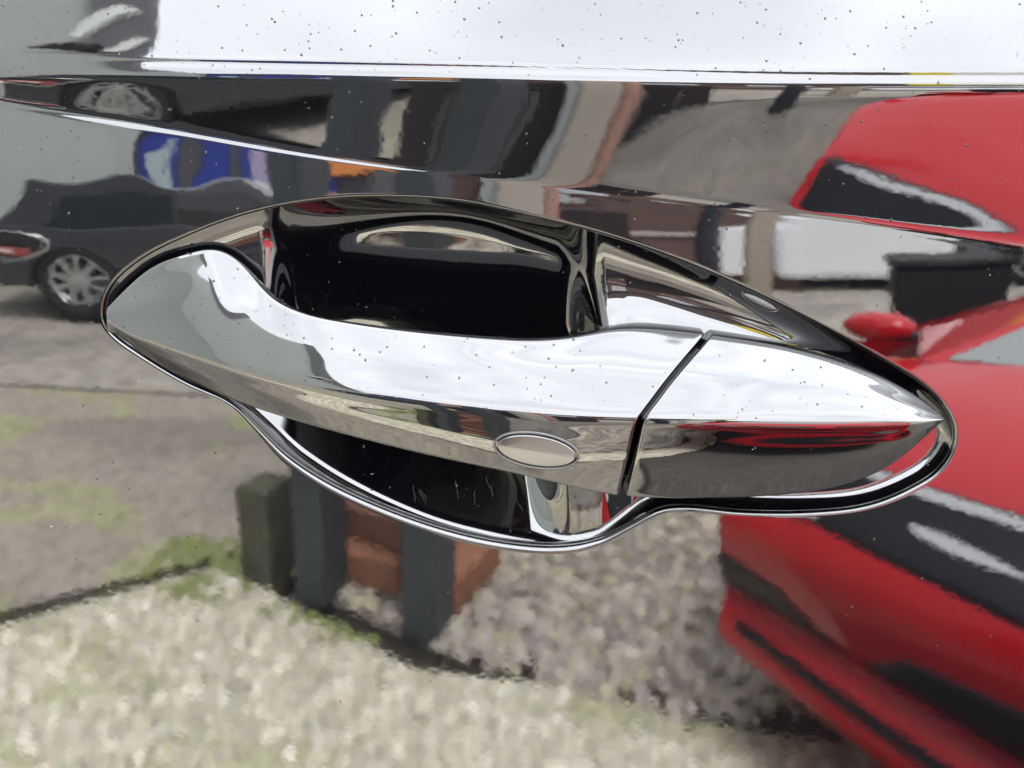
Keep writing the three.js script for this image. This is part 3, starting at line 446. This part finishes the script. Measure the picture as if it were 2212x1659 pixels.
{
  const t = base('shop', 'low shop with blue panels and posters left of an orange sign', 'shop', [-2.75, 0, 9.6]);
  part('wall', new THREE.BoxGeometry(2.6, 2.5, 2).translate(0.15, 1.25, 1), std(0.10, 0.10, 0.11, 0.8), t);
  const blue = std(0.028, 0.05, 0.30, 0.5), cols = [std(0.42, 0.36, 0.52, 0.7), std(0.45, 0.55, 0.58, 0.7), std(0.25, 0.24, 0.3, 0.7)];
  [[-0.95, 0.3], [-0.5, 0.34], [0.0, 0.3], [0.45, 0.34], [0.95, 0.4]].forEach(([x, w], i) => { const p = part('blue_panel', new THREE.BoxGeometry(w, 1.75, 0.05).translate(x, 1.25, -0.03), blue, t); part('poster', new THREE.BoxGeometry(w * 0.55, 0.6, 0.02).translate(x + 0.04, 1.25 + (i % 2 ? 0.3 : -0.2), -0.07), cols[i % 3], p); });
  part('fascia', new THREE.BoxGeometry(2.5, 0.25, 0.08).translate(0.15, 2.36, -0.045), blue, t);
}
{ const m = shadow(new THREE.Mesh(new RoundedBoxGeometry(0.62, 0.62, 0.08, 2, 0.02), std(0.72, 0.25, 0.06, 0.6))); m.name = 'orange_sign'; m.position.set(-1.35, 1.75, 9.4); tag(m, 'plain orange board at the right end of the shop front', 'sign'); scene.add(m); }
{
  const t = base('brick_house', 'brown brick house with a low roof behind the white van', 'house', [3.4, 0, 13]);
  part('wall', new THREE.BoxGeometry(7, 2.4, 5).translate(0, 1.2, 2.5), std(0.12, 0.075, 0.065, 0.9), t);
  part('roof', new THREE.ExtrudeGeometry(new THREE.Shape([[-3.7, 2.35], [0, 4.0], [3.7, 2.35]].map(p => new THREE.Vector2(...p))), { depth: 5.4, bevelEnabled: false }).translate(0, 0.02, -0.2), std(0.09, 0.07, 0.07, 0.8), t);
  for (const x of [-2.6, -1.2, 1.0, 2.4]) { const w = part('window', new THREE.BoxGeometry(0.8, 0.9, 0.06).translate(x, 1.4, -0.03), std(0.75, 0.76, 0.78, 0.5), t); part('pane', new THREE.BoxGeometry(0.68, 0.78, 0.02).translate(x, 1.4, -0.07), gloss(0.45, 0.48, 0.52, 0.05), w); }
}
{
  const h2 = scene.getObjectByName('brick_house').clone(); h2.name = numbered('brick_house'); h2.position.set(-3.9, 0, 14); tag(h2, 'brown brick house with a low roof behind the blue panelled shop', 'house'); scene.add(h2);
}
{ // black bin on the pavement behind the red car
  const t = base('litter_bin', 'plain black bin with a flat lid standing behind the red car', 'bin', [1.52, 0, 3.25], 0.3), m = std(0.007, 0.008, 0.010, 0.7);
  const g = new RoundedBoxGeometry(0.40, 0.66, 0.34, 4, 0.02), p = g.attributes.position; for (let i = 0; i < p.count; i++) { const k = 0.9 + 0.1 * (p.getY(i) / 0.33); p.setX(i, p.getX(i) * k); p.setZ(i, p.getZ(i) * k); } g.computeVertexNormals();
  part('bin_body', g.translate(0, 0.36, 0), m, t); part('lid', new RoundedBoxGeometry(0.43, 0.05, 0.38, 3, 0.02).translate(0, 0.715, 0), m, t);
}
{ const m = shadow(new THREE.Mesh(new RoundedBoxGeometry(0.34, 0.55, 0.2, 3, 0.015), std(0.74, 0.75, 0.76, 0.5))); m.name = 'utility_cabinet'; m.position.set(1.55, 0.47, 6.7); tag(m, 'small white cabinet standing before the low brick wall', 'cabinet'); scene.add(m); }
{
  const t = base('garden_wall', 'low brown brick wall running along the far side of the road', 'wall', [1.05, 0, 7.0]);
  part('wall', new THREE.BoxGeometry(1.9, 0.62, 0.2).translate(0, 0.31, 0), std(0.135, 0.085, 0.075, 0.9), t);
  part('coping', new RoundedBoxGeometry(1.96, 0.07, 0.28, 2, 0.02).translate(0, 0.656, 0), std(0.3, 0.27, 0.25, 0.9), t);
}
{
  const t = base('yellow_sign', 'yellow and white board on a pole above the red car', 'sign', [4.3, 0, 9.5], 0.4);
  part('pole', new THREE.CylinderGeometry(0.05, 0.05, 3.1, 16).translate(0, 1.55, 0.1), std(0.2, 0.2, 0.2, 0.5), t);
  part('board', new RoundedBoxGeometry(2.8, 0.95, 0.08, 2, 0.03).translate(0, 2.7, 0), std(0.70, 0.55, 0.03, 0.5), t);
  part('white_panel', new RoundedBoxGeometry(0.9, 0.7, 0.03, 2, 0.01).translate(-0.45, 2.7, -0.05), std(0.7, 0.7, 0.7, 0.5), t);
}

// ---------------------------------------------------------------- raindrops and dust that lie on the door
{
  const parts = []; door.traverse(o => { if (o.isMesh && /door_skin|handle_cup|door_handle|end_cap/.test(o.name)) parts.push(o); });
  const toPx = (x, y, z) => { const q = V3(x, y, z).project(camera); return [(q.x + 1) / 2 * W, (1 - q.y) / 2 * H]; };
  const scatter = (n, want) => { // random places on the surfaces, kept with a chance that depends on where they lie on the door
    const out = []; const cum = [], tri = [];
    parts.forEach((m, mi) => { const p = m.geometry.attributes.position, ix = m.geometry.index.array; for (let k = 0; k < ix.length; k += 3) { const a = V3().fromBufferAttribute(p, ix[k]); if (a.x < -0.16 || a.x > 0.16 || a.y < 0.93 || a.y > 1.17) continue; const b = V3().fromBufferAttribute(p, ix[k + 1]), c = V3().fromBufferAttribute(p, ix[k + 2]); const ar = b.sub(a).cross(c.sub(a)).length(); cum.push((cum.length ? cum[cum.length - 1] : 0) + ar); tri.push(mi, k); } });
    const total = cum[cum.length - 1];
    for (let guard = 0; out.length < n && guard < n * 60; guard++) {
      const r = rnd() * total; let lo = 0, hi = cum.length - 1; while (lo < hi) { const m = lo + hi >> 1; cum[m] < r ? lo = m + 1 : hi = m; }
      const m = parts[tri[lo * 2]], k = tri[lo * 2 + 1], p = m.geometry.attributes.position, nr = m.geometry.attributes.normal, ix = m.geometry.index.array;
      let s = rnd(), t = rnd(); if (s + t > 1) { s = 1 - s; t = 1 - t; }
      const mix = q => V3().fromBufferAttribute(q, ix[k]).multiplyScalar(1 - s - t).addScaledVector(V3().fromBufferAttribute(q, ix[k + 1]), s).addScaledVector(V3().fromBufferAttribute(q, ix[k + 2]), t);
      const pos = mix(p), nn = mix(nr).normalize(); const [u, v] = toPx(pos.x, pos.y, pos.z);
      if (nn.dot(camera.position.clone().sub(pos)) < 0) nn.negate();
      if (rnd() < want(m.name, u, v, nn)) out.push([pos, nn]);
    }
    return out;
  };
  const dome = new THREE.SphereGeometry(1, 14, 8, 0, Math.PI * 2, 0, Math.PI * 0.5); const o = new THREE.Object3D(), up = V3(0, 1, 0);
  // a drop on black lacquer: what is seen is the reflection of its round water surface over the black below
  const water = new THREE.MeshPhysicalMaterial({ color: new THREE.Color(0.0005, 0.0005, 0.0007), roughness: 0.01, ior: 1.33 });
  const drops = scatter(2000, (name, u, v, n) => name === 'door_skin' ? (v < 160 ? 0.9 : v < 480 ? 0.28 : u < 700 ? 0.05 : 0.07) : name === 'handle_cup' ? (v > 860 ? 0.25 : 0.05) : n.y > 0.25 ? (u < 640 ? 1 : 0.7) : 0.06);
  const dm = shadow(new THREE.InstancedMesh(dome, water, drops.length)); dm.name = 'water_droplets';
  drops.forEach(([p, n], i) => { const r = 0.00009 + 0.00031 * Math.pow(rnd(), 3); o.position.copy(p).addScaledVector(n, -r * 0.05); o.quaternion.setFromUnitVectors(up, n); o.scale.set(r, r * rr(0.55, 0.8), r * rr(0.9, 1.4)); o.updateMatrix(); dm.setMatrixAt(i, o.matrix); });
  tag(dm, 'fine clear raindrops sprinkled over the black door and its handle', 'raindrops', null, 'stuff'); scene.add(dm);
  const specks = scatter(260, (name, u, v) => name === 'handle_cup' ? 1 : name === 'door_skin' ? 0.10 : 0.05);
  const sm = shadow(new THREE.InstancedMesh(new THREE.IcosahedronGeometry(1, 0), std(0.16, 0.15, 0.14, 0.9), specks.length)); sm.name = 'dust_specks';
  specks.forEach(([p, n], i) => { const r = rr(0.00004, 0.00011); o.position.copy(p); o.quaternion.setFromUnitVectors(up, n); o.rotateY(rr(0, 6.3)); o.scale.set(r * rr(0.8, rnd() < 0.08 ? 8 : 1.6), r * 0.5, r); o.updateMatrix(); sm.setMatrixAt(i, o.matrix); });
  tag(sm, 'pale specks of dust and lint lying in the black recess behind the handle', 'dust', null, 'stuff'); scene.add(sm);
}
renderer.render(scene, camera);
